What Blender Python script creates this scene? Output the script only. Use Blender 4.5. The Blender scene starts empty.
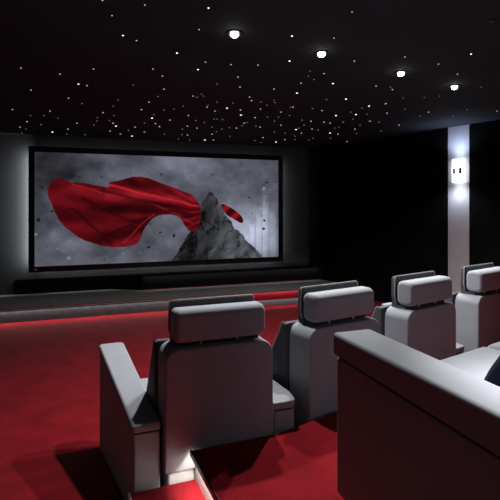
import bpy, bmesh, math, random
import numpy as np
from mathutils import Vector, Matrix

random.seed(7)
S = bpy.context.scene
COL = S.collection
R = math.radians
F, CX, HY, EYE = 480.0, 250.0, 205.0, 1.545   # focal (px), centre column, horizon row, eye height (m)
CEIL = 2.62

# ------------------------------------------------------------------ materials
def srgb(r, g, b):
    def c(x):
        x /= 255.0
        return x / 12.92 if x <= .04045 else ((x + .055) / 1.055) ** 2.4
    return (c(r), c(g), c(b), 1)

def mat(name, col, rough=.8, spec=.3, noise=None, bump=None, sheen=0, metal=0, emit=None, estr=0, vary=.25):
    m = bpy.data.materials.new(name); m.use_nodes = True
    nt = m.node_tree; b = nt.nodes['Principled BSDF']
    b.inputs['Base Color'].default_value = (*col[:3], 1)
    b.inputs['Roughness'].default_value = rough
    b.inputs['Specular IOR Level'].default_value = spec
    b.inputs['Metallic'].default_value = metal
    if sheen:
        b.inputs['Sheen Weight'].default_value = sheen
        b.inputs['Sheen Roughness'].default_value = .5
    if emit:
        b.inputs['Emission Color'].default_value = (*emit[:3], 1)
        b.inputs['Emission Strength'].default_value = estr
    tc = nt.nodes.new('ShaderNodeTexCoord')
    if noise:
        n = nt.nodes.new('ShaderNodeTexNoise'); n.inputs['Scale'].default_value = noise
        n.inputs['Detail'].default_value = 6
        nt.links.new(tc.outputs['Object'], n.inputs['Vector'])
        cr = nt.nodes.new('ShaderNodeValToRGB')
        cr.color_ramp.elements[0].position = .3; cr.color_ramp.elements[1].position = .7
        cr.color_ramp.elements[0].color = (*[c * (1 - vary) for c in col[:3]], 1)
        cr.color_ramp.elements[1].color = (*[min(1, c * (1 + vary)) for c in col[:3]], 1)
        nt.links.new(n.outputs['Fac'], cr.inputs['Fac'])
        nt.links.new(cr.outputs['Color'], b.inputs['Base Color'])
    if bump:
        sc, st, dist = bump
        n2 = nt.nodes.new('ShaderNodeTexNoise'); n2.inputs['Scale'].default_value = sc
        n2.inputs['Detail'].default_value = 3
        nt.links.new(tc.outputs['Object'], n2.inputs['Vector'])
        bp = nt.nodes.new('ShaderNodeBump'); bp.inputs['Strength'].default_value = st
        bp.inputs['Distance'].default_value = dist
        nt.links.new(n2.outputs['Fac'], bp.inputs['Height'])
        nt.links.new(bp.outputs['Normal'], b.inputs['Normal'])
    return m

def mat_emit(name, col, strength, sampled=True):
    m = bpy.data.materials.new(name); m.use_nodes = True
    nt = m.node_tree; nt.nodes.clear()
    o = nt.nodes.new('ShaderNodeOutputMaterial'); e = nt.nodes.new('ShaderNodeEmission')
    e.inputs['Color'].default_value = (*col[:3], 1); e.inputs['Strength'].default_value = strength
    nt.links.new(e.outputs[0], o.inputs[0])
    if not sampled:
        m.cycles.emission_sampling = 'NONE'
    return m

M = {}
M['carpet'] = mat('red_carpet', (.215, .0078, .013), .95, .03, noise=5, bump=(160, .6, .006), vary=.2, sheen=.03)
M['stage_top'] = mat('stage_grey_carpet', (.34, .335, .32), .6, .3, noise=20, bump=(200, .3, .002), vary=.1)
M['tread'] = mat('tread_grey_carpet', (.13, .125, .14), .7, .3, noise=20, vary=.1)
M['stage'] = mat('stage_dark_carpet', (.05, .054, .058), .6, .3, noise=20, bump=(200, .3, .002))
M['fabric'] = mat('grey_suede', (.30, .315, .35), .82, .2, noise=14, bump=(260, .25, .0015), sheen=.1, vary=.035)
M['fabric_dark'] = mat('charcoal_suede', (.075, .076, .085), .8, .2, noise=14, bump=(260, .25, .0015))
M['piping'] = mat('piping_grey', (.30, .30, .32), .7, .3)
M['seam'] = mat('seam_shadow_gap', (.02, .02, .022), .9, .1)
M['ceil'] = mat('ceiling_black_felt', (.024, .030, .033), .9, .15, noise=3, vary=.1)
M['wall'] = mat('wall_black_fabric', (.028, .028, .03), .85, .15, noise=6, bump=(300, .2, .001))
M['wall_front'] = mat('front_wall_charcoal_paint', (.06, .063, .066), .75, .2, noise=4, vary=.06)
M['panel'] = mat('acoustic_panel_black', (.006, .006, .0065), .95, .05, noise=8, bump=(300, .3, .001))
M['pilaster'] = mat('pilaster_grey_plaster', (.50, .48, .49), .8, .2, noise=10, vary=.05)
M['cheek'] = mat('pale_grey_riser', (.62, .62, .64), .6, .3, noise=8, vary=.06)
M['black_gloss'] = mat('black_frame', (.006, .006, .007), .4, .4)
M['nosing'] = mat('black_metal_nosing', (.012, .012, .014), .35, .5)
M['metal'] = mat('brushed_metal', (.6, .6, .62), .3, .5, metal=1)
M['white_trim'] = mat('white_trim', (.5, .5, .5), .5, .4)
M['navy'] = mat('navy_velvet', (.008, .009, .022), .9, .2, noise=20)
M['lens'] = mat_emit('downlight_lens', (1, 1, .98), 20)
M['led'] = mat_emit('led_white', (1, .95, .92), 3.0, False)
M['star_b'] = mat_emit('star_bright', (.97, .98, 1), 2.6, False)
M['star_m'] = mat_emit('star_mid', (.97, .98, 1), .85, False)
M['star_d'] = mat_emit('star_dim', (.95, .97, 1), .28, False)
M['sconce_glow'] = mat_emit('sconce_glass', (.80, .89, 1), 7)
M['sconce_dim'] = mat_emit('sconce_glass_dim', (.7, .8, 1), .9)
M['sconce_dark'] = mat('sconce_grille', (.03, .03, .035), .4, .5)

# ------------------------------------------------------------------ helpers
def finish(bm, name, material, parent=None, smooth=True, angle=35):
    bmesh.ops.recalc_face_normals(bm, faces=bm.faces[:])
    me = bpy.data.meshes.new(name); bm.to_mesh(me); bm.free()
    if smooth:
        for p in me.polygons: p.use_smooth = True
        me.set_sharp_from_angle(angle=R(angle))
    me.materials.append(material)
    o = bpy.data.objects.new(name, me); COL.objects.link(o)
    if smooth:
        wn = o.modifiers.new('weighted', 'WEIGHTED_NORMAL'); wn.keep_sharp = True; wn.weight = 100
    if parent: o.parent = parent
    return o

def tag(o, label=None, cat=None, group=None, kind=None):
    if label: o['label'] = label
    if cat: o['category'] = cat
    if group: o['group'] = group
    if kind: o['kind'] = kind
    return o

def empty(name, loc, rz=0.0):
    e = bpy.data.objects.new(name, None); COL.objects.link(e)
    e.location = loc; e.rotation_euler = (0, 0, rz); e.empty_display_size = .1
    return e

def prism(bm, poly, z0, z1, axis='z'):
    """extrude a 2-D polygon; axis z: (x,y) -> z ; axis y: (x,z) -> y ; axis x: (y,z) -> x"""
    def P(p, h):
        if axis == 'z': return (p[0], p[1], h)
        if axis == 'y': return (p[0], h, p[1])
        return (h, p[0], p[1])
    a = [bm.verts.new(P(p, z0)) for p in poly]
    b = [bm.verts.new(P(p, z1)) for p in poly]
    n = len(poly)
    fs = [bm.faces.new(a[::-1]), bm.faces.new(b)]
    for i in range(n):
        fs.append(bm.faces.new((a[i], a[(i + 1) % n], b[(i + 1) % n], b[i])))
    return a + b

def bev(bm, w, seg=3, edges=None, verts=None):
    if edges is None: edges = bm.edges[:]
    bmesh.ops.bevel(bm, geom=edges, offset=w, segments=seg, profile=.5, affect='EDGES', clamp_overlap=True)

def box_bm(x0, x1, y0, y1, z0, z1, w=0, seg=3):
    bm = bmesh.new()
    prism(bm, [(x0, y0), (x1, y0), (x1, y1), (x0, y1)], z0, z1)
    if w:
        bmesh.ops.recalc_face_normals(bm, faces=bm.faces[:]); bev(bm, w, seg)
    return bm

def add_box(bm, x0, x1, y0, y1, z0, z1):
    prism(bm, [(x0, y0), (x1, y0), (x1, y1), (x0, y1)], z0, z1)

def rounded_poly(pts, rad, seg=5):
    """round the corners of a polygon; rad: one value or a list"""
    out = []; n = len(pts)
    for i, p in enumerate(pts):
        r = rad[i] if isinstance(rad, (list, tuple)) else rad
        p = Vector(p); a = Vector(pts[i - 1]); c = Vector(pts[(i + 1) % n])
        if r <= 0: out.append(tuple(p)); continue
        u = (a - p).normalized(); v = (c - p).normalized()
        ang = u.angle(v); d = min(r / math.tan(ang / 2), (a - p).length * .49, (c - p).length * .49)
        r2 = d * math.tan(ang / 2)
        cen = p + (u + v).normalized() * (r2 / math.sin(ang / 2))
        s = p + u * d - cen; e = p + v * d - cen
        a0 = math.atan2(s.y, s.x); a1 = math.atan2(e.y, e.x)
        da = (a1 - a0 + math.pi) % (2 * math.pi) - math.pi
        for k in range(seg + 1):
            t = a0 + da * k / seg
            out.append((cen.x + r2 * math.cos(t), cen.y + r2 * math.sin(t)))
    return out

def rim_edges(bm, axis, vals, tol=1e-5):
    """edges lying wholly in a plane axis=val (the rims of a prism)"""
    i = 'xyz'.index(axis)
    return [e for e in bm.edges for v in vals if all(abs(q.co[i] - v) < tol for q in e.verts)]

def soft(poly, h0, h1, axis, w, seg=4):
    bm = bmesh.new(); prism(bm, poly, h0, h1, axis)
    bmesh.ops.recalc_face_normals(bm, faces=bm.faces[:])
    bev(bm, w, seg, rim_edges(bm, axis, (h0, h1)))
    return bm

def cyl(bm, p0, p1, r, n=12):
    p0 = Vector(p0); p1 = Vector(p1); d = (p1 - p0)
    q = Vector((0, 0, 1)).rotation_difference(d.normalized()).to_matrix().to_4x4()
    bmesh.ops.create_cone(bm, cap_ends=True, segments=n, radius1=r, radius2=r, depth=d.length,
                          matrix=Matrix.Translation((p0 + p1) / 2) @ q)

def at_z(u, v, z):
    Y = (EYE - z) * F / (v - HY)
    return Vector(((u - CX) / F * Y, Y, z))

def frame(a):
    a = R(a); return Vector((math.cos(a), math.sin(a), 0)), Vector((-math.sin(a), math.cos(a), 0))

def structure(o, label, cat):
    o['kind'] = 'structure'; o['label'] = label; o['category'] = cat
    return o

def area(name, loc, target, sx, sy, power, col=(1, 1, 1), xdir=None, spread=180):
    l = bpy.data.lights.new(name, 'AREA'); l.shape = 'RECTANGLE'; l.size = sx; l.size_y = sy
    l.energy = power; l.color = col; l.spread = R(spread)
    o = bpy.data.objects.new(name, l); COL.objects.link(o)
    z = -(Vector(target) - Vector(loc)).normalized()
    x = Vector(xdir).normalized() if xdir else Vector((1, 0, 0))
    x = (x - z * x.dot(z)).normalized(); y = z.cross(x)
    m = Matrix((x, y, z)).transposed().to_4x4(); m.translation = Vector(loc)
    o.matrix_world = m
    return o

# ------------------------------------------------------------------ room plan
A = 20.5
rA, fA = frame(A)
W0 = Vector((-3.79, 7.28, 0))                       # a point of the front wall
C1 = Vector((-.13, 2.028, 0)); A1 = 22.0            # first chair
r1, f1 = frame(A1)
def c1(x, y, z=0): return C1 + r1 * x + f1 * y + Vector((0, 0, z))
FR = Vector((1.14, 9.12, 0))
# left wall runs along f1 at local x = -2.2
LX = -2.2
def on_left(y): return c1(LX, y)
# intersection of the left wall with the front wall
def isect(p, d, q, e):
    k = d.x * e.y - d.y * e.x
    t = ((q.x - p.x) * e.y - (q.y - p.y) * e.x) / k
    return p + d * t
FL = isect(W0, rA, on_left(0), f1)
rw_dir = Vector((2.02, -3.01, 0)).normalized()
BACK = -1.6
RB = isect(FR, rw_dir, Vector((0, BACK, 0)), Vector((1, 0, 0)))
LB = isect(on_left(0), f1, Vector((0, BACK, 0)), Vector((1, 0, 0)))

def xy(*ps): return [(p[0], p[1]) for p in ps]
bm = bmesh.new(); prism(bm, xy(FL, FR, RB, LB), -.1, 0)
structure(finish(bm, 'floor', M['carpet'], smooth=False), 'red carpeted floor of the dark cinema room', 'floor')
bm = bmesh.new(); prism(bm, xy(FL, FR, RB, LB), CEIL, CEIL + .1)
structure(finish(bm, 'ceiling', M['ceil'], smooth=False), 'flat black ceiling full of star points', 'ceiling')

def wall(name, p, q, out, material, label):
    out = Vector(out); bm = bmesh.new()
    prism(bm, xy(p, q, q + out, p + out), -.1, CEIL + .1)
    return structure(finish(bm, name, material, smooth=False), label, 'wall')
wall('wall_front', FL, FR, fA * .1, M['wall_front'], 'dark charcoal wall behind the projection screen')
nR = Vector((-rw_dir.y, rw_dir.x, 0)); nR = nR if nR.x > 0 else -nR     # outward of the right wall
wall('wall_right', FR, RB, nR * .1, M['wall'], 'black fabric wall on the right of the room')
wall('wall_left', LB, FL, -r1 * .1, M['wall'], 'black wall on the left of the aisle')
wall('wall_back', LB, RB, Vector((0, -.1, 0)), M['wall'], 'black wall at the back of the room')

# ------------------------------------------------------------------ chairs plan (x, y, yaw)
CH = [(C1.x + .011, C1.y + .004, 22.0), (.487, 2.408, 33.0), (1.070, 2.795, 36.0), (1.660, 3.225, 37.0), (2.20, 3.64, 37.5)]

# ------------------------------------------------------------------ platform, ramp, landing, step
PZ, TZ = .54, .42
line = []
line.append(c1(-.13, -.02))
line.append(c1(.27, -.02))
for (x, y, a) in CH[1:]:
    r, f = frame(a)
    line.append(Vector((x, y, 0)) + r * 0 - f * .02 + r * .0)
r, f = frame(37.5)
line.append(line[-1] + r * 1.0)
endp = isect(line[-1], r, FR, rw_dir)
line.append(endp)
LAND = -1.0                                         # local y where the ramp reaches the landing
pl = [c1(-.097, -.02)] + line[1:] + [RB, isect(c1(-.097, 0), f1, Vector((0, BACK, 0)), Vector((1, 0, 0)))]
bm = bmesh.new(); prism(bm, xy(*pl), 0, PZ)
structure(finish(bm, 'platform', M['carpet'], smooth=False), 'raised red carpeted platform carrying the grey sofa', 'platform')
# pale cheek board of the platform, facing the aisle step
a_, b_ = c1(-.097, -.02), c1(-.097, LAND)
bm = bmesh.new(); prism(bm, xy(a_, b_, b_ - r1 * .012, a_ - r1 * .012), TZ, PZ - .010)
structure(finish(bm, 'trim_1', M['cheek'], smooth=False), 'pale riser board under the black platform edge', 'trim')
# overhanging black nosing with a small hanging lip, the LED line sits behind the lip
bm = bmesh.new()
a_, b_ = c1(-.086, -.018), c1(-.086, LAND)
prism(bm, xy(a_, b_, b_ - r1 * .047, a_ - r1 * .047), PZ - .006, PZ - .001)
a3, b3 = c1(-.125, -.018), c1(-.125, LAND)
prism(bm, xy(a3, b3, b3 - r1 * .008, a3 - r1 * .008), PZ - .002, PZ + .004)
a2, b2 = c1(-.128, -.018), c1(-.128, LAND)
prism(bm, xy(a2, b2, b2 - r1 * .005, a2 - r1 * .005), PZ - .018, PZ + .004)
structure(finish(bm, 'trim_2', M['nosing'], smooth=False), 'black metal edge strip along the platform side', 'trim')
bm = bmesh.new(); prism(bm, xy(c1(-.0975, -.018), c1(-.0975, LAND), c1(-.125, LAND), c1(-.125, -.018)), PZ - .001, PZ)
structure(finish(bm, 'platform_lip', M['carpet'], smooth=False), 'narrow red carpet lip over the platform edge', 'platform')
# intermediate step between aisle ramp and platform
bm = bmesh.new(); prism(bm, xy(c1(-.372, -.02), c1(-.097, -.02), c1(-.097, LAND), c1(-.372, LAND)), 0, TZ)
structure(finish(bm, 'step', M['carpet'], smooth=False), 'small red carpeted step lit beside the platform edge', 'step')
bm = bmesh.new(); prism(bm, xy(c1(-.380, -.02), c1(-.372, -.02), c1(-.372, LAND), c1(-.380, LAND)), .2, TZ + .004)
structure(finish(bm, 'trim_4', M['cheek'], smooth=False), 'thin pale edge of the small red step', 'trim')
# ramp
RY = 1.27; SL = .252
bm = bmesh.new()
yl = RY - PZ / SL
prism(bm, [(RY, 0), (yl, PZ), (yl, 0)], LX, -.38, axis='x')
for v in bm.verts:
    v.co = c1(v.co.x, v.co.y, v.co.z)
structure(finish(bm, 'ramp', M['carpet'], smooth=False), 'red carpeted aisle ramp beside the chairs', 'ramp')
bm = bmesh.new()
q0 = isect(c1(-.097, 0), f1, Vector((0, BACK, 0)), Vector((1, 0, 0)))
prism(bm, xy(c1(LX, yl), c1(-.38, yl), c1(-.38, LAND), c1(-.097, LAND), q0, LB), 0, PZ)
structure(finish(bm, 'landing', M['carpet'], smooth=False), 'red carpeted landing at the top of the aisle', 'floor')

# ------------------------------------------------------------------ stage
SZ = .18
Q = Vector((-3.256, 6.25, 0))
sl = isect(Q, rA, on_left(0), f1); sr = isect(Q, rA, FR, rw_dir)
bm = bmesh.new(); prism(bm, xy(sl, sr, FR, FL), 0, SZ - .012)
structure(finish(bm, 'stage', M['stage'], smooth=False), 'low dark stage across the front under the screen', 'stage')
bm = bmesh.new(); prism(bm, xy(sl - fA * .035, sr - fA * .035, FR, FL), SZ - .012, SZ)
structure(finish(bm, 'stage_top', M['stage_top'], smooth=False), 'dark stage top with a thin overhanging edge', 'stage')
# red strip let in along the stage edge
bm = bmesh.new(); prism(bm, xy(sl - fA * .036, sr - fA * .036, sr - fA * .01, sl - fA * .01), SZ, SZ + .004)
structure(finish(bm, 'trim_5', M['carpet'], smooth=False), 'thin red carpet edging on the stage lip', 'trim')
# LED under the stage nosing
mid = (sl + sr) / 2 - fA * .012
bm = bmesh.new(); 
# upper ledge at the foot of the wall
u0 = at_z(143, 290.4, SZ); u1 = isect(u0, rA, FR, rw_dir)
bw = (u0 - W0).dot(fA)
bm = bmesh.new(); prism(bm, xy(u0, u1, u1 + fA * .02, u0 + fA * .02), SZ, SZ + .010)
structure(finish(bm, 'ledge', M['stage_top'], smooth=False), 'low ledge at the back of the stage with a red front edge', 'ledge')
bm = bmesh.new(); prism(bm, xy(u0 - fA * .006, u1 - fA * .006, u1, u0), SZ, SZ + .013)
structure(finish(bm, 'trim_6', M['carpet'], smooth=False), 'red front edge of the ledge below the screen', 'trim')
# red carpeted access step at the right end of the stage
s0 = at_z(236, 300, 0)
s0 = isect(Vector((0, 0, 0)), Vector((-(250 - 234) / F, 1, 0)), Q, rA)
s1 = isect(Q, rA, FR, rw_dir)
d1 = isect(s1 - fA * .40, rA, FR, rw_dir)
bm = bmesh.new(); prism(bm, xy(s0 - fA * .34, d1 + fA * .06, s1, s0), 0, .033)
structure(finish(bm, 'stage_step', M['carpet'], smooth=False), 'red carpeted low step at the right end of the stage', 'step')
bm = bmesh.new(); prism(bm, xy(s0 - fA * .36, d1 + fA * .04, s1, s0), .033, .045)
structure(finish(bm, 'step_tread', M['tread'], smooth=False), 'grey tread of the low step before the stage', 'step')
bm = bmesh.new(); prism(bm, xy(s0 - fA * .006, s1 - fA * .006, s1, s0), .045, SZ - .012)
structure(finish(bm, 'trim_7', M['carpet'], smooth=False), 'red carpeted riser above the grey tread', 'trim')

# ------------------------------------------------------------------ projection screen
def val_noise(x, y, seed):
    xi = np.floor(x).astype(int); yi = np.floor(y).astype(int); xf = x - xi; yf = y - yi
    def h(a, b):
        n = np.sin(a * 127.1 + b * 311.7 + seed * 74.7) * 43758.5453
        return n - np.floor(n)
    u = xf * xf * (3 - 2 * xf); v = yf * yf * (3 - 2 * yf)
    return (h(xi, yi) * (1 - u) + h(xi + 1, yi) * u) * (1 - v) + (h(xi, yi + 1) * (1 - u) + h(xi + 1, yi + 1) * u) * v
def fbm(x, y, seed, o=5):
    s = 0; a = .5
    for k in range(o):
        s = s + a * val_noise(x * 2 ** k, y * 2 ** k, seed + k); a *= .5
    return s
def inside(px, py, poly):
    c = np.zeros(px.shape, bool); n = len(poly)
    for i in range(n):
        x0, y0 = poly[i - 1]; x1, y1 = poly[i]
        if y0 == y1: continue
        k = ((y0 > py) != (y1 > py)) & (px < (x1 - x0) * (py - y0) / (y1 - y0) + x0)
        c ^= k
    return c
def seg_dist(px, py, a, b):
    ax, ay = a; bx, by = b
    t = np.clip(((px - ax) * (bx - ax) + (py - ay) * (by - ay)) / ((bx - ax) ** 2 + (by - ay) ** 2), 0, 1)
    return np.hypot(px - ax - t * (bx - ax), py - ay - t * (by - ay)), t

def smooth_poly(pts, n=2):
    for _ in range(n):
        o = []
        for i in range(len(pts)):
            a = pts[i]; b = pts[(i + 1) % len(pts)]
            o += [(a[0] * .75 + b[0] * .25, a[1] * .75 + b[1] * .25), (a[0] * .25 + b[0] * .75, a[1] * .25 + b[1] * .75)]
        pts = o
    return pts

def picture(nx, ny):
    """a generic scene for the lit screen: storm clouds, a red cloth blowing from a grey crag"""
    px, py = np.meshgrid(np.linspace(0, 468, nx), np.linspace(0, 222, ny))      # picture units
    w = fbm(px / 60, py / 45, 3); w2 = fbm(px / 22 + w * 2, py / 20, 9)
    lum = 66 + 74 * (w - .3) + 38 * (w2 - .4)
    lum += 88 * np.exp(-(((px - 395) / 70) ** 2 + ((py - 165) / 60) ** 2))
    lum += 30 * np.exp(-(((px - 250) / 90) ** 2 + ((py - 25) / 30) ** 2))
    lum += 16 * np.exp(-(((px - 270) / 90) ** 2 + ((py - 200) / 30) ** 2))
    lum -= 26 * np.exp(-(((px - 20) / 70) ** 2 + ((py - 30) / 60) ** 2))
    tower = np.zeros_like(px)
    for (x0, x1, y0, b) in [(432, 440, 60, 34), (440, 446, 96, 26), (418, 430, 128, 24), (404, 414, 150, 18), (448, 462, 118, 22), (392, 402, 168, 16)]:
        k = (px > x0) & (px < x1) & (py > y0 + 4 * np.sin(px)); tower[k] += b
    lum += tower * np.clip((py - 55) / 60, 0, 1)
    rgb = np.stack([lum * .94, lum * .97, lum * 1.08], -1)
    # debris specks
    rs = np.random.RandomState(5)
    for k in range(150):
        x, y = rs.rand() * 468, 30 + rs.rand() * 190; s = .7 + rs.rand() ** 3 * 3.2
        e = ((px - x) / s) ** 2 + ((py - y) / (s * (.6 + rs.rand() * .6))) ** 2 + 2 * (fbm(px / 3, py / 3, k, 2) - .4) < 1
        rgb[e] = (rgb[e] * .25 + 10) if rs.rand() < .7 else (rgb[e] * .6 + 75)
    # crag: jagged grey rock where the cloth is caught
    rock = [(236, 230), (258, 196), (270, 176), (283, 150), (292, 128), (300, 104), (309, 88), (318, 72), (327, 79), (334, 96), (343, 104),
            (351, 124), (362, 134), (372, 156), (386, 166), (396, 184), (412, 196), (425, 212), (440, 230)]
    jx = px + 7 * (fbm(px / 9, py / 9, 21) - .5); jy = py + 7 * (fbm(px / 9, py / 9, 31) - .5)
    k = inside(jx, jy, rock)
    fac = fbm((px + py * .6) / 16, (py - px * .4) / 26, 41, 5); rid = np.abs(fbm(px / 18, py / 30, 51, 4) - .48)
    rl = 42 + 70 * (fac - .3) + 40 * np.clip((px - 320) / 60, -.5, .6) - 60 * np.clip(.05 - rid, 0, 1) * 12
    rc = np.stack([rl * .95, rl * .99, rl * 1.06], -1)
    rgb[k] = np.clip(rc, 12, 150)[k]
    # red cloth
    cloth = smooth_poly([(18, 74), (28, 56), (42, 47), (60, 60), (84, 57), (112, 66), (128, 68), (124, 56), (146, 53), (172, 42), (196, 45), (232, 60),
             (262, 72), (282, 80), (297, 96), (302, 122), (297, 150), (284, 164), (268, 150), (262, 128), (240, 122), (216, 124),
             (200, 136), (188, 158), (180, 184), (150, 190), (112, 186), (78, 172), (50, 148), (32, 118)], 2)
    wx = px + 12 * (fbm(px / 40, py / 40, 61) - .5); wy = py + 12 * (fbm(px / 40, py / 40, 71) - .5)
    k = inside(px + 3 * (fbm(px / 14, py / 14, 81) - .5), py + 3 * (fbm(px / 14, py / 14, 91) - .5), cloth)
    ang = np.arctan2(wy - 118, wx - 330)                        # folds fan out from the crag
    rr = np.hypot(wx - 330, wy - 118)
    ang = np.where(ang < 0, ang + 2 * np.pi, ang)
    f1_ = np.sin((ang - np.pi) * 22 + rr / 55) * .5 + np.sin((ang - np.pi) * 41 - rr / 38 + 1) * .28
    f2_ = fbm(wx / 34, wy / 14, 101) - .45
    sh = .52 + .34 * f1_ + .55 * f2_
    sh += .35 * np.exp(-((wy - (62 + .10 * wx)) / 12) ** 2) * (wx > 120) - .22 * np.exp(-(((wx - 190) / 50) ** 2 + ((wy - 120) / 25) ** 2))
    sh = np.clip(sh, .06, 1.15)
    cl = np.stack([16 + 118 * sh, 3 + 20 * sh ** 2, 7 + 27 * sh ** 2], -1)
    rgb[k] = cl[k]
    for (a, b, wd, c) in [((124, 60), (292, 104), 2.2, 210), ((60, 62), (190, 92), 1.6, 165), ((190, 92), (284, 140), 1.8, 150), ((150, 180), (205, 120), 1.6, 150)]:
        d, t = seg_dist(wx, wy, a, b); g = np.exp(-(d / wd) ** 2)[..., None] * k[..., None] * .7
        rgb = rgb * (1 - g) + np.array([c, c * .22, c * .22]) * g
    for (a, b, wd) in [((120, 72), (280, 120), 3), ((80, 90), (180, 140), 4), ((190, 112), (270, 118), 3), ((60, 110), (130, 180), 3), ((110, 170), (190, 128), 3)]:
        d, t = seg_dist(wx, wy, a, b); g = np.exp(-(d / wd) ** 2)[..., None] * k[..., None] * .6
        rgb = rgb * (1 - g) + np.array([36, 4, 6]) * g
    # short red tail on the far side of the crag
    tail = smooth_poly([(340, 98), (356, 104), (378, 118), (392, 136), (388, 146), (372, 136), (352, 124)], 2)
    k = inside(px, py, tail)
    ts = np.clip(.4 + .5 * np.sin((px + py) / 6.), .1, 1)
    rgb[k] = np.stack([40 + 120 * ts, 8 + 10 * ts, 10 + 12 * ts], -1)[k]
    x = np.clip(rgb, 0, 255) / 255
    return np.where(x <= .04045, x / 12.92, ((x + .055) / 1.055) ** 2.4)

scr_off = .15
sp0 = isect(Vector((0, 0, 0)), Vector(((28.5 - CX) / F, 1, 0)), W0 - fA * scr_off, rA)
sp1 = isect(Vector((0, 0, 0)), Vector(((282.5 - CX) / F, 1, 0)), W0 - fA * scr_off, rA)
SWD = (sp1 - sp0).length
zt = EYE + (HY - 146) / F * sp0.y; zb = EYE - (272.5 - HY) / F * sp0.y
scr = empty('projection_screen', (*sp0.xy, zb), R(A))
tag(scr, 'wide framed projection screen with a red cloth picture on the front wall', 'screen')
SH = zt - zb; FW = .085
bm = bmesh.new()                                   # outer frame ring
for (x0, x1, z0, z1) in [(0, SWD, 0, FW), (0, SWD, SH - FW, SH), (0, FW, FW, SH - FW), (SWD - FW, SWD, FW, SH - FW)]:
    add_box(bm, x0, x1, -.02, .03, z0, z1)
finish(bm, 'frame', M['black_gloss'], scr, smooth=False)
bm = bmesh.new(); add_box(bm, .25, SWD - .25, .03, scr_off, .25, SH - .25)
finish(bm, 'wall_mount', M['black_gloss'], scr, smooth=False)
nx, ny = 430, 200
pic = picture(nx, ny)
xs = np.linspace(FW, SWD - FW, nx); zs = np.linspace(SH - FW, FW, ny)
gx, gz = np.meshgrid(xs, zs)
co = np.stack([gx.ravel(), np.zeros(nx * ny), gz.ravel()], 1)
idx = np.arange(nx * ny).reshape(ny, nx)
fc = np.stack([idx[:-1, :-1], idx[1:, :-1], idx[1:, 1:], idx[:-1, 1:]], -1).reshape(-1, 4)
me = bpy.data.meshes.new('picture'); me.from_pydata(co.tolist(), [], fc.tolist())
ca = me.color_attributes.new('picture', 'FLOAT_COLOR', 'POINT')
buf = np.ones((nx * ny, 4), np.float32); buf[:, :3] = pic.reshape(-1, 3); ca.data.foreach_set('color', buf.ravel())
m = bpy.data.materials.new('screen_picture'); m.use_nodes = True; nt = m.node_tree
b = nt.nodes['Principled BSDF']; b.inputs['Base Color'].default_value = (.02, .02, .02, 1); b.inputs['Roughness'].default_value = .9
b.inputs['Specular IOR Level'].default_value = .05
at = nt.nodes.new('ShaderNodeAttribute'); at.attribute_name = 'picture'
nt.links.new(at.outputs['Color'], b.inputs['Emission Color']); b.inputs['Emission Strength'].default_value = 1.0
m.cycles.emission_sampling = 'NONE'
me.materials.append(m)
o = bpy.data.objects.new('picture', me); COL.objects.link(o); o.parent = scr
o['label'] = 'lit picture of a red cloth on a grey crag under storm clouds'
bm = box_bm(.08, .122, -.026, -.018, .028, .056, .002, 1)
o = finish(bm, 'badge', mat('badge_white', (.9, .88, .8), .5), scr); o['label'] = 'tiny pale badge on the lower left of the frame'
# backlight strips between frame and wall
def scr_pt(x, y, z): return sp0 + rA * x + fA * y + Vector((0, 0, zb + z))
def backlight(name, a, b, aim, power, w=.02):
    d = (b - a); area(name, (a + b) / 2, (a + b) / 2 + aim, d.length, w, power, (.93, .97, 1), xdir=d)
bx = .05
backlight('screen_backlight', scr_pt(bx, .045, .1), scr_pt(bx, .045, SH - .1), fA * .5 - rA * .9, 8)
backlight('screen_backlight', scr_pt(SWD - bx, .045, .1), scr_pt(SWD - bx, .045, SH - .1), fA * .5 + rA * .9, 1.6)
backlight('screen_backlight', scr_pt(.1, .045, SH - bx), scr_pt(SWD - .1, .045, SH - bx), fA * .5 + Vector((0, 0, .9)), .5)
backlight('screen_backlight', scr_pt(.1, .045, bx), scr_pt(SWD - .1, .045, bx), fA * .5 - Vector((0, 0, .9)), 2.2)

k0 = isect(Vector((0, 0, 0)), Vector(((15 - CX) / F, 1, 0)), W0 - fA * .06, rA)
kw = k0 + fA * .055
k1 = isect(W0 - fA * .005, rA, FR, rw_dir); k2 = isect(u0 + fA * .025, rA, FR, rw_dir)
k3 = kw + rA * ((u0 - kw).dot(rA) - .5)
bm = bmesh.new(); prism(bm, xy(k0, k3 - fA * .055, u0 + fA * .025, k2, k1, kw), SZ, .40)
structure(finish(bm, 'wall_plinth', M['panel'], smooth=False), 'black low wall panel under the screen', 'wall panel')
# ------------------------------------------------------------------ right wall: panels, pilaster, sconce
def on_right(u): return isect(Vector((0, 0, 0)), Vector(((u - CX) / F, 1, 0)), FR, rw_dir)
_o = lambda u: isect(Vector((0, 0, 0)), Vector(((u - CX) / F, 1, 0)), FR - nR * .04, rw_dir) + nR * .04
pa, pb = _o(447.6), _o(469.6)
p_end = isect(on_right(0) if False else FR, rw_dir, Vector((0, 0.2, 0)), Vector((1, 0, 0)))
for (p, q, lab) in [(FR + rw_dir * .03, pa, 'black acoustic panel between the screen wall and the pale pilaster'),
                    (pb, pb + rw_dir * 3.2, 'black acoustic panel to the right of the pale pilaster')]:
    bm = bmesh.new(); prism(bm, xy(p, q, q - nR * .05, p - nR * .05), .0, CEIL - .012)
    structure(finish(bm, 'wall_panel', M['panel'], smooth=False), lab, 'wall panel')
bm = bmesh.new(); prism(bm, xy(pa, pb, pb - nR * .03, pa - nR * .03), 0, CEIL)
structure(finish(bm, 'pilaster', M['pilaster'], smooth=False), 'pale grey pilaster on the black right wall', 'pilaster')
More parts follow.
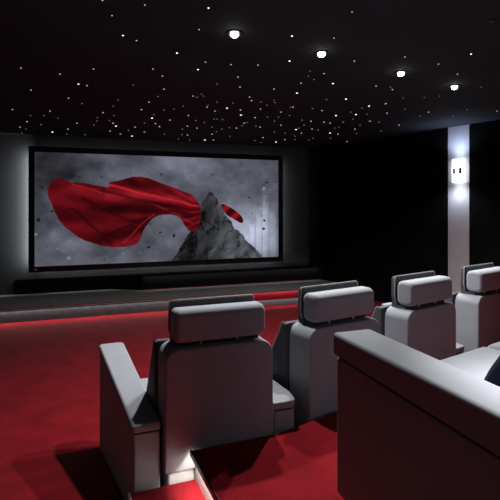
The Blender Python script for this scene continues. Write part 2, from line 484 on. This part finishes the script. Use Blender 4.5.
def sconce(sc, out, sz, label, power, glow='sconce_glow'):
    """sc: wall point, out: unit vector into the room"""
    yaw = math.atan2(out.x, -out.y)                 # local -y points into the room
    sco = empty('wall_sconce', (sc.x, sc.y, sz), yaw)
    tag(sco, label, 'wall lamp', 'glowing wall sconces')
    def sbox(x0, x1, d0, d1, z0, z1, w=.003): return box_bm(x0, x1, -d1, -d0, z0, z1, w, 2)
    finish(sbox(-.08, .08, 0, .015, -.13, .13), 'back_plate', M['white_trim'], sco)
    finish(sbox(-.085, .085, .018, .06, .045, .155, .006), 'glass_diffuser', M[glow], sco)
    finish(sbox(-.085, .085, .018, .06, -.155, -.045, .006), 'glass_diffuser', M[glow], sco)
    for (x0, x1) in [(-.085, -.078), (-.038, .012), (.058, .085)]:
        bm = bmesh.new(); add_box(bm, x0, x1, -.058, -.015, -.045, .045)
        finish(bm, 'centre_band', M[glow], sco, smooth=False)
    for (x0, x1) in [(-.078, -.038), (.012, .058)]:
        bm = bmesh.new(); add_box(bm, x0, x1, -.055, -.015, -.04, .04)
        finish(bm, 'grille', M['sconce_dark'], sco, smooth=False)
    for dz in ((1, -1) if glow == 'sconce_glow' else (1,)):
        l = bpy.data.lights.new('sconce_light', 'SPOT'); l.energy = power; l.color = (.52, .67, 1) if dz > 0 else (.72, .82, 1)
        l.spot_size = R(150); l.spot_blend = .8; l.shadow_soft_size = .09
        lo = bpy.data.objects.new('sconce_light', l); COL.objects.link(lo)
        lo.location = (*(sc + out * .13).xy, sz + dz * .18); lo.rotation_euler = (R(180) if dz > 0 else 0, 0, 0)
sc = on_right(461.6)
sconce(sc - nR * .03, -nR, EYE + (HY - 171) / F * sc.y, 'square white glowing wall sconce high on the pale pilaster', 12)
sconce(c1(LX, 2.7), r1, 2.0, 'glowing wall sconce on the left wall beside the aisle', 9, 'sconce_dim')
sconce(Vector((2.6, BACK, 0)), Vector((0, 1, 0)), 1.9, 'added fill light shaped as a wall sconce, unseen on the back wall', 34)  # added lamp behind the camera, bluish fill for the chair backs

# ------------------------------------------------------------------ ceiling: downlights, stars
def downlight(p, power, label, cone=148, blend=.8):
    t = empty('downlight', (p.x, p.y, CEIL)); tag(t, label, 'ceiling light', 'recessed downlights in the black ceiling')
    bm = bmesh.new()
    n = 32; ring = [(.027, -.001), (.030, -.006), (.044, -.007), (.050, -.003), (.050, .0), (.027, .0)]
    vs = [[bm.verts.new((r * math.cos(2 * math.pi * k / n), r * math.sin(2 * math.pi * k / n), z)) for (r, z) in ring] for k in range(n)]
    for k in range(n):
        for j in range(len(ring)):
            bm.faces.new((vs[k][j], vs[(k + 1) % n][j], vs[(k + 1) % n][(j + 1) % len(ring)], vs[k][(j + 1) % len(ring)]))
    finish(bm, 'trim_ring', M['black_gloss'], t)
    bm = bmesh.new()
    bmesh.ops.create_uvsphere(bm, u_segments=20, v_segments=10, radius=.026)
    for v in bm.verts: v.co.z = v.co.z * .8 - .012
    finish(bm, 'lens', M['lens'], t)
    l = bpy.data.lights.new('downlight_beam', 'SPOT'); l.energy = power; l.spot_size = R(cone); l.spot_blend = blend
    l.shadow_soft_size = .028; l.color = (1, .985, .97)
    lo = bpy.data.objects.new('downlight_beam', l); COL.objects.link(lo); lo.location = (p.x, p.y, CEIL - .07)
DL = [(234.5, 34), (321.5, 54), (401, 73.5), (454.5, 87)]
lab = ['bright downlight nearest the camera, leftmost and largest of the four in the ceiling',
       'bright downlight second from the left of the four in the ceiling',
       'bright downlight third from the left of the four in the ceiling',
       'bright downlight nearest the pale pilaster, rightmost of the four']
PW = [122, 122, 118, 118]
for (u, v), l_, p_ in zip(DL, lab, PW):
    downlight(at_z(u, v, CEIL - .010), p_, l_)
# the second row above the sofa (out of the frame, lights the sofa seat)
downlight(Vector((1.12, 1.15, 0)), 540, 'downlight over the sofa seat', 56, 1.0)

downlight(Vector((-1.3, -.7, 0)), 9, 'added fill light shaped as a downlight, unseen above the aisle landing')  # added unseen lamp, weak neutral fill for the sofa side
STARS = """102.5,.5,m 112,15.5,m 123,35.5,b 21,68,m 60,74,m 93.5,69,m 78.5,84,b 87,85.5,m 31,90,m 68.5,98,m 82,103.5,d 12.5,109.5,m 50,111,m 44,115.5,d
58,118,d 27,121.5,m 77,123,m 103,112.5,m 113,106,d 118,100,d 97.5,117.5,d 114,115.5,d 20,127,m 26,129,d 22,133,d 30.5,115.5,d 41,124.5,d 52.5,132,b 68,129,m
67,134,d 85,134.5,d 94,125,d 97,121,d 113,123,m 116,126,b 110,131,m 120.5,134,m 109.5,120.5,d 145,5,m 208.5,8,b 199,29.5,m 136.5,40.5,m 177,53,b 205.5,62,m
198,69.5,b 231,64.5,m 238,77,m 240,87,m 153,69,m 162.5,76,m 133,85,d 164,89,m 158,96.5,d 149,102,m 141.5,109.5,m 164,110,d 174,109,d 183,106,d 152,118,b 170,120,m
188.5,115.5,m 193,96,m 201.5,94,d 203.5,96,d 217,84,d 207,107,m 208,105,d 217,102,d 215,111,m 227,108,b 233,103,d 240.5,110,m 241,115,b 222.5,119.5,d 214,119,d 249.5,97,m
197,97,d 135,127,m 128.5,130,d 132,136,b 144.5,123,d 144.5,132,m 155.5,123.5,m 159.5,126.5,m 154,114.5,d 164.5,134,d 187.5,126,m 182.5,129,d 187.5,135,m 178.5,139,d 189.5,140,d
182,134.5,d 197,128,m 196,120.5,d 204.5,122.5,d 212,134,m 216.5,131.5,d 205,140,b 213.5,140,m 222,129,d 229.5,127.5,d 230,136,d 236.5,128,m 242,125.5,d 244,123,m 212,127,d
217,119,d 247,122.5,d 352,12,m 292,36,b 334,38,m 289.5,61,b 258,65,m 354.5,61,m 310,71,d 308.5,76,d 314,79.5,d 324,73.5,m 301,83,m 333,83.5,b 297,93,b 274,89,m 346,99,b
326.5,99.5,d 251.5,100.5,m 260.5,109,m 261,102,d 275,102.5,d 274,100,d 255,117.5,m 281,112,m 278.5,117,d 290.5,107,d 293,107,m 312.5,108.5,d 322,110.5,m 336,115.5,b 351,112,d
356,114.5,b 362,108,d 369,106,b 353,119,d 343,122,d 367,114,d 370,121,m 311,121,m 302,120,d 324,122,m 267,105,d 256,126,d 260,127,m 255,140.5,d 261,142.5,d 263,137.5,m
267.5,117,d 274.5,121,d 281,125,m 289.5,115.5,d 296,129.5,b 299,128,d 301.5,133,m 304,125,d 285,139.5,m 276,142,b 295,136,d 295,139.5,d 312,129,m 313,138,d 309,140,d
318,130,d 330,123,m 335,128,d 330,133,b 338,134,m 347,141.5,m 355,129,m 356.5,133.5,d 360,125,d 343.5,122,d 330.5,138,d 339,127,d 285,133,d 274.5,132,d 405,57,m
438.5,64,m 471,54,b 457.5,74,m 439.5,96,d 376,86,m 390.5,87,d 392.5,89.5,m 386,103.5,m 403,98,d 405,109,d 424.5,97.5,d 387,113,m 420,116,d 428.5,112,m 453,116,d 467,109.5,d
481,87,d 497,111,m 379,122,d 399,125,m 381,131,d 385,104,d"""
star_mesh = {}
for key in 'bmd':
    bm = bmesh.new(); bmesh.ops.create_uvsphere(bm, u_segments=8, v_segments=6, radius=1.0)
    for v in bm.verts: v.co.z *= .5
    bmesh.ops.delete(bm, geom=[v for v in bm.verts if v.co.z > .1], context='VERTS')
    me = bpy.data.meshes.new('star_light'); bm.to_mesh(me); bm.free(); me.materials.append(M['star_' + key]); star_mesh[key] = me
for t in STARS.split():
    u, v, k = t.split(','); u = float(u); v = float(v)
    p = at_z(u, v, CEIL)
    o = bpy.data.objects.new('star_light', star_mesh[k]); COL.objects.link(o)
    o.location = p; s = p.y * {'b': 1.15, 'm': .95, 'd': .85}[k] / F * .80
    s = min(s, .017); o.scale = (s, s, min(s, .010))
    tag(o, 'tiny white star point of light set in the black ceiling', 'star light', 'fibre optic stars in the ceiling')
# small sensor in the ceiling, top right
p = at_z(492.5, 19.5, CEIL)
bm = bmesh.new(); cyl(bm, (0, 0, 0), (0, 0, -.012), .018, 20); bev(bm, .004, 2)
o = finish(bm, 'ceiling_sensor', M['sconce_dark']); o.location = p
tag(o, 'small round dark grey sensor in the ceiling at the top right', 'sensor')

# ------------------------------------------------------------------ cinema chairs
def arm_cap(plan, z0, z1):
    """padded arm top over a plan outline"""
    bm = bmesh.new(); prism(bm, plan, z0, z1)
    bmesh.ops.recalc_face_normals(bm, faces=bm.faces[:])
    bev(bm, .016, 4, rim_edges(bm, 'z', (z1,)))
    bev(bm, .005, 2, rim_edges(bm, 'z', (z0,)))
    return bm
def inset(plan, d):
    cx = sum(p[0] for p in plan) / len(plan); cy = sum(p[1] for p in plan) / len(plan)
    hx = max(abs(p[0] - cx) for p in plan); hy = max(abs(p[1] - cy) for p in plan)
    return [(cx + (p[0] - cx) * (1 - d / hx), cy + (p[1] - cy) * (1 - d / hy)) for p in plan]
def build_arm(parent, plan, rad):
    plan = rounded_poly(plan, rad, 5)
    def pr(d, z0, z1):
        bm = bmesh.new(); prism(bm, inset(plan, d), z0, z1); return bm
    a = finish(pr(.004, 0, .618), 'arm', M['fabric'], parent)
    finish(pr(.010, .618, .625), 'arm_seam', M['seam'], a)
    finish(arm_cap(plan, .625, .658), 'arm_pad', M['fabric'], a)
    return a

def make_chair(seat_len):
    t = empty('cinema_chair', (0, 0, 0))
    # rear shell of the backrest: rounded shoulders
    sh = rounded_poly([(-.243, .45), (.243, .45), (.238, .952), (-.238, .952)], [.01, .01, .055, .055], 6)
    finish(soft(sh, 0, .166, 'y', .016, 3), 'back_shell', M['fabric'], t)
    # dark inner pad, thicker towards the seat
    pr = rounded_poly([(.167, .46), (.50, .46), (.42, .60), (.235, .90), (.215, .950), (.167, .950)], [0, .03, .05, .06, .03, 0], 4)
    bm = bmesh.new(); prism(bm, pr, -.252, .250, 'x'); bmesh.ops.recalc_face_normals(bm, faces=bm.faces[:])
    bev(bm, .02, 3, rim_edges(bm, 'x', (-.252, .250)))
    p = finish(bm, 'back_pad', M['fabric_dark'], t); p['label'] = 'charcoal front pad of the backrest'
    path = [q for q in pr if q[0] > .20 and q[1] > .5]
    for x in (-.246, .244):
        bm = bmesh.new()
        for q0, q1 in zip(path[:-1], path[1:]):
            if (Vector(q0) - Vector(q1)).length > 1e-4: cyl(bm, (x, q0[0], q0[1]), (x, q1[0], q1[1]), .0045, 8)
        finish(bm, 'piping', M['piping'], p)
    # headrest: upright front plate curling under a rear bolster, on two posts
    h = finish(soft(rounded_poly([(-.204, .938), (.204, .938), (.195, 1.130), (-.195, 1.130)], [.085, .085, .015, .015], 6), .118, .15, 'y', .010, 3),
               'headrest', M['fabric_dark'], t)
    h['label'] = 'upright charcoal headrest plate with a grey bolster behind'
    bm = bmesh.new()
    rim = [q for q in rounded_poly([(-.204, .938), (.204, .938), (.195, 1.130), (-.195, 1.130)], [.085, .085, .015, .015], 6)]
    for q0, q1 in zip(rim, rim[1:] + rim[:1]):
        if (Vector(q0) - Vector(q1)).length > 1e-4: cyl(bm, (q0[0], .122, q0[1]), (q1[0], .122, q1[1]), .0045, 8)
    finish(bm, 'piping', M['piping'], h)
    bm = bmesh.new()
    hook = [(.140, .938), (.150, .95), (.150, .99), (.128, .99), (.118, .968), (.055, .966), (.050, .955), (.06, .947), (.115, .942)]
    prism(bm, hook, -.19, .19, 'x')
    finish(bm, 'headrest_lip', M['fabric_dark'], h)
    bol = rounded_poly([(.0, .970), (.113, .970), (.113, 1.110), (.0, 1.110)], .036, 6)
    bm = bmesh.new(); prism(bm, bol, -.20, .206, 'x'); bmesh.ops.recalc_face_normals(bm, faces=bm.faces[:])
    bev(bm, .022, 4, rim_edges(bm, 'x', (-.20, .206)))
    finish(bm, 'bolster', M['fabric'], h)
    for x in (-.08, .085):
        bm = bmesh.new(); cyl(bm, (x, .045, .94), (x, .045, 1.0), .006, 10)
        finish(bm, 'headrest_post', M['metal'], t)
    # seat
    bm = box_bm(-.225, .225, .40, seat_len, .27, .47, .05, 5)
    finish(bm, 'seat', M['fabric'], t)
    bm = box_bm(-.225, .225, .02, seat_len - .06, .03, .44, .006, 1)
    b = finish(bm, 'base', M['cheek'], t); b['label'] = 'pale plinth under the chair'
    for (x, y) in [(-.18, .08), (.18, .08), (-.18, seat_len - .14), (.18, seat_len - .14)]:
        bm = bmesh.new(); cyl(bm, (x, y, 0), (x, y, .035), .025, 12)
        finish(bm, 'foot', M['nosing'], t)
    return t

def copy_tree(o, parent=None):
    c = o.copy(); COL.objects.link(c)
    if parent: c.parent = parent
    for ch in [x for x in o.children]: copy_tree(ch, c)
    return c

clab = ['grey cinema chair with a wide left arm beside the aisle, nearest the camera',
        'grey cinema chair second from the aisle, partly hidden by the sofa arm',
        'grey cinema chair third from the aisle, headrest against the black wall panel',
        'grey cinema chair in front of the pale pilaster, fourth from the aisle',
        'grey cinema chair at the far right end, only its arm tip in view']
chairs = []
first = make_chair(1.12)
proto = copy_tree(first)
build_arm(first, [(-.367, .03), (-.25, .03), (-.245, 1.275), (-.40, 1.275)], [.014, .014, .03, .03])
build_arm(first, [(.252, .02), (.362, .02), (.382, .12), (.372, .30), (.268, .98), (.252, .98)], [.01, .03, .06, .05, .006, .006])
chairs.append(first)
second = copy_tree(proto)
build_arm(second, [(.262, .02), (.375, .02), (.412, .14), (.40, .80), (.262, .80)], [.01, .03, .06, .03, .03])
build_arm(proto, [(.262, .02), (.375, .02), (.412, .14), (.40, 1.16), (.262, 1.16)], [.01, .03, .06, .03, .03])
chairs += [second, proto]
for i in range(2): chairs.append(copy_tree(proto))
for o, (x, y, a), l_ in zip(chairs, CH, clab):
    o.location = (x, y, 0); o.rotation_euler = (0, 0, R(a)); tag(o, l_, 'chair', 'row of grey cinema chairs')

# ------------------------------------------------------------------ sofa on the platform
SA = 20.0
so = empty('sofa', (.291, 1.65, PZ), R(SA)); tag(so, 'large grey sofa with a broad padded arm on the red platform, right foreground', 'sofa')
# local: x right along the front, y forward (0 = front of the arm), z from the platform
bm = box_bm(.004, .146, -1.15, -.004, .02, .482, .008, 2)
for v in bm.verts:
    if v.co.y < -.5 and v.co.z > .3: v.co.z -= .03
arm = finish(bm, 'arm', M['fabric'], so)
bm = box_bm(.012, .138, -1.14, -.014, .478, .494, 0)
for v in bm.verts:
    if v.co.y < -.5: v.co.z -= .03
finish(bm, 'arm_seam', M['seam'], arm)
bm = bmesh.new(); prism(bm, rounded_poly([(-.004, .494), (.150, .494), (.150, .566), (-.004, .566)], [.004, .004, .014, .012], 4), -1.16, .004, 'y')
for v in bm.verts:
    if v.co.y < -.5:
        if v.co.z < .52: v.co.z -= .03
        if v.co.x > .1: v.co.x -= .03
bmesh.ops.recalc_face_normals(bm, faces=bm.faces[:]); bev(bm, .010, 3, rim_edges(bm, 'y', (.004,)))
finish(bm, 'arm_pad', M['fabric'], arm)
# seat front edge turns a little towards the room, like the row in front
def sl_(p): # world -> sofa local xy
    d = Vector((p.x - .30, p.y - 1.65, 0)); r, f = frame(SA); return (d.dot(r), d.dot(f))
e0 = (.156, -.02); e1 = sl_(at_z(430, 361, PZ + .42)); e2 = sl_(at_z(500, 339.5, PZ + .42))
dx = (e2[0] - e1[0], e2[1] - e1[1]); L = math.hypot(*dx); dx = (dx[0] / L, dx[1] / L); nrm = (-dx[1], dx[0])
seg0 = .60; seg1 = .72
def seat(p0, p1, depth, name):
    poly = [(p0[0] + nrm[0] * -depth, p0[1] + nrm[1] * -depth), (p1[0] + nrm[0] * -depth, p1[1] + nrm[1] * -depth), p1, p0]
    bm = bmesh.new(); prism(bm, rounded_poly(poly, .03, 4), .26, .42); bmesh.ops.recalc_face_normals(bm, faces=bm.faces[:])
    bev(bm, .03, 4, rim_edges(bm, 'z', (.42, .26)))
    return finish(bm, name, M['fabric'], so)
start = (e1[0] - dx[0] * (e1[0] - .17) / dx[0] * .9, e1[1] - dx[1] * (e1[0] - .17) / dx[0] * .9)
mid_ = (start[0] + dx[0] * seg0, start[1] + dx[1] * seg0)
end_ = (mid_[0] + dx[0] * seg1, mid_[1] + dx[1] * seg1)
# first seat is cut along the arm
poly = [(.156, -.86), (mid_[0] - nrm[0] * .8, mid_[1] - nrm[1] * .8), (mid_[0] - dx[0] * .004, mid_[1] - dx[1] * .004), (max(start[0], .156), start[1])]
bm = bmesh.new(); prism(bm, rounded_poly(poly, .03, 4), .26, .42); bmesh.ops.recalc_face_normals(bm, faces=bm.faces[:])
bev(bm, .03, 4, rim_edges(bm, 'z', (.42, .26))); finish(bm, 'seat_cushion', M['fabric'], so)
seat((mid_[0] + dx[0] * .004, mid_[1] + dx[1] * .004), end_, .8, 'seat_cushion')
poly = [(.156, -.98), (end_[0] - nrm[0] * .95, end_[1] - nrm[1] * .95), (end_[0] - nrm[0] * .03, end_[1] - nrm[1] * .03), (.19, start[1] - .03)]
bm = bmesh.new(); prism(bm, poly, .02, .27); finish(bm, 'base', M['fabric'], so, smooth=False)
poly = [(.156, -1.12), (end_[0] - nrm[0] * 1.05, end_[1] - nrm[1] * 1.05), (end_[0] - nrm[0] * .83, end_[1] - nrm[1] * .83), (.156, -.88)]
bm = bmesh.new(); prism(bm, rounded_poly(poly, .03, 3), .25, .80); bmesh.ops.recalc_face_normals(bm, faces=bm.faces[:]); bev(bm, .03, 3, rim_edges(bm, 'z', (.80,)))
finish(bm, 'backrest', M['fabric'], so)
bm = box_bm(end_[0] + .01, end_[0] + .16, end_[1] - .95, end_[1] - .0, .02, .545, .02, 3); finish(bm, 'arm', M['fabric'], so)
for (x, y) in [(.07, -.06), (.07, -1.08), (1.2, -.1)]:
    bm = bmesh.new(); cyl(bm, (x, y, 0), (x, y, .025), .02, 10)
    finish(bm, 'foot', M['nosing'], so)

# navy throw cushion leaning on the sofa seat at the right edge of the photo
def pillow(w, h, d, n=14):
    bm = bmesh.new(); g = {}
    for s in (1, -1):
        for i in range(n + 1):
            for j in range(n + 1):
                x = -1 + 2 * i / n; y = -1 + 2 * j / n
                if s == -1 and (i in (0, n) or j in (0, n)): g[s, i, j] = g[1, i, j]; continue
                e = max(0, (1 - x * x)) ** .45 * max(0, (1 - y * y)) ** .45
                pin = 1 - .10 * (1 - abs(x) ** 2) * abs(y) ** 4; pin2 = 1 - .10 * (1 - abs(y) ** 2) * abs(x) ** 4
                g[s, i, j] = bm.verts.new((x * w / 2 * pin2, s * e * d / 2, y * h / 2 * pin))
        for i in range(n):
            for j in range(n):
                q = [g[s, i, j], g[s, i + 1, j], g[s, i + 1, j + 1], g[s, i, j + 1]]
                bm.faces.new(q if s == 1 else q[::-1])
    return bm
cu = finish(pillow(.40, .40, .15), 'throw_cushion', M['navy'], angle=80)
cm = Matrix.Rotation(R(22), 4, 'Z') @ Matrix.Rotation(R(40), 4, 'X')
pts = [cm @ v.co for v in cu.data.vertices]
lowz = min(p.z for p in pts); lft = min((p for p in pts if p.z < lowz + .09), key=lambda p: p.x)
cm.translation = Vector((.708 - lft.x, 1.50 - lft.y, PZ + .422 - lowz))
cu.matrix_world = cm
tag(cu, 'dark navy throw cushion on the white lit sofa seat', 'cushion')

# ------------------------------------------------------------------ LED strips (real light lines of the room)
e = sl + rA * .1; g_ = s0 - rA * .05
def led_line(name, a, b, aim, power, col, w=.012, spread=180):
    d = b - a; area(name, (a + b) / 2, (a + b) / 2 + Vector(aim), d.length, w, power, col, xdir=d, spread=spread)
z_ = Vector((0, 0, SZ - .016))
led_line('stage_led', e - fA * .016 + z_, g_ - fA * .016 + z_, -fA * .9 - Vector((0, 0, 1)), 10, (1, .93, .93))
led_line('stage_led', s0 - fA * .022 + z_, s1 - fA * .022 + z_ - rA * .1, (0, 0, -1), 1.6, (1, .85, .85))
z2 = Vector((0, 0, .031))
led_line('step_led', s0 - fA * .35 + z2, d1 + fA * .05 + z2 - rA * .1, -fA * .4 + Vector((0, 0, -1)), 1.0, (1, .9, .88))
led_line('ledge_led', u0 - fA * .03 + Vector((0, 0, SZ + .03)), u1 - rA * .1 - fA * .03 + Vector((0, 0, SZ + .03)), fA * 1 - Vector((0, 0, 1)), 1.4, (1, .92, .92))
# under the platform nosing
a_, b_ = c1(-.117, -.03, PZ - .007), c1(-.117, LAND, PZ - .007)
led_line('platform_led', a_, b_, Vector((0, 0, -1)), 4.0, (1, .90, .78), w=.006)

# ------------------------------------------------------------------ world: faint ambient of the dark room
w = bpy.data.worlds.new('dark_room'); S.world = w; w.use_nodes = True
w.node_tree.nodes['Background'].inputs['Color'].default_value = (.02, .02, .025, 1)
w.node_tree.nodes['Background'].inputs['Strength'].default_value = .1

# ------------------------------------------------------------------ camera
cd = bpy.data.cameras.new('camera'); co_ = bpy.data.objects.new('camera', cd); COL.objects.link(co_)
co_.location = (0, 0, EYE); co_.rotation_euler = (R(90), 0, 0)
cd.sensor_fit = 'HORIZONTAL'; cd.sensor_width = 36; cd.lens = 36 * F / 500; cd.shift_y = -(250 - HY) / 500
cd.clip_start = .02
S.camera = co_
S.view_settings.view_transform = 'Standard'; S.view_settings.look = 'None'
S.view_settings.exposure = 0; S.view_settings.gamma = 1; S.view_settings.use_curve_mapping = False
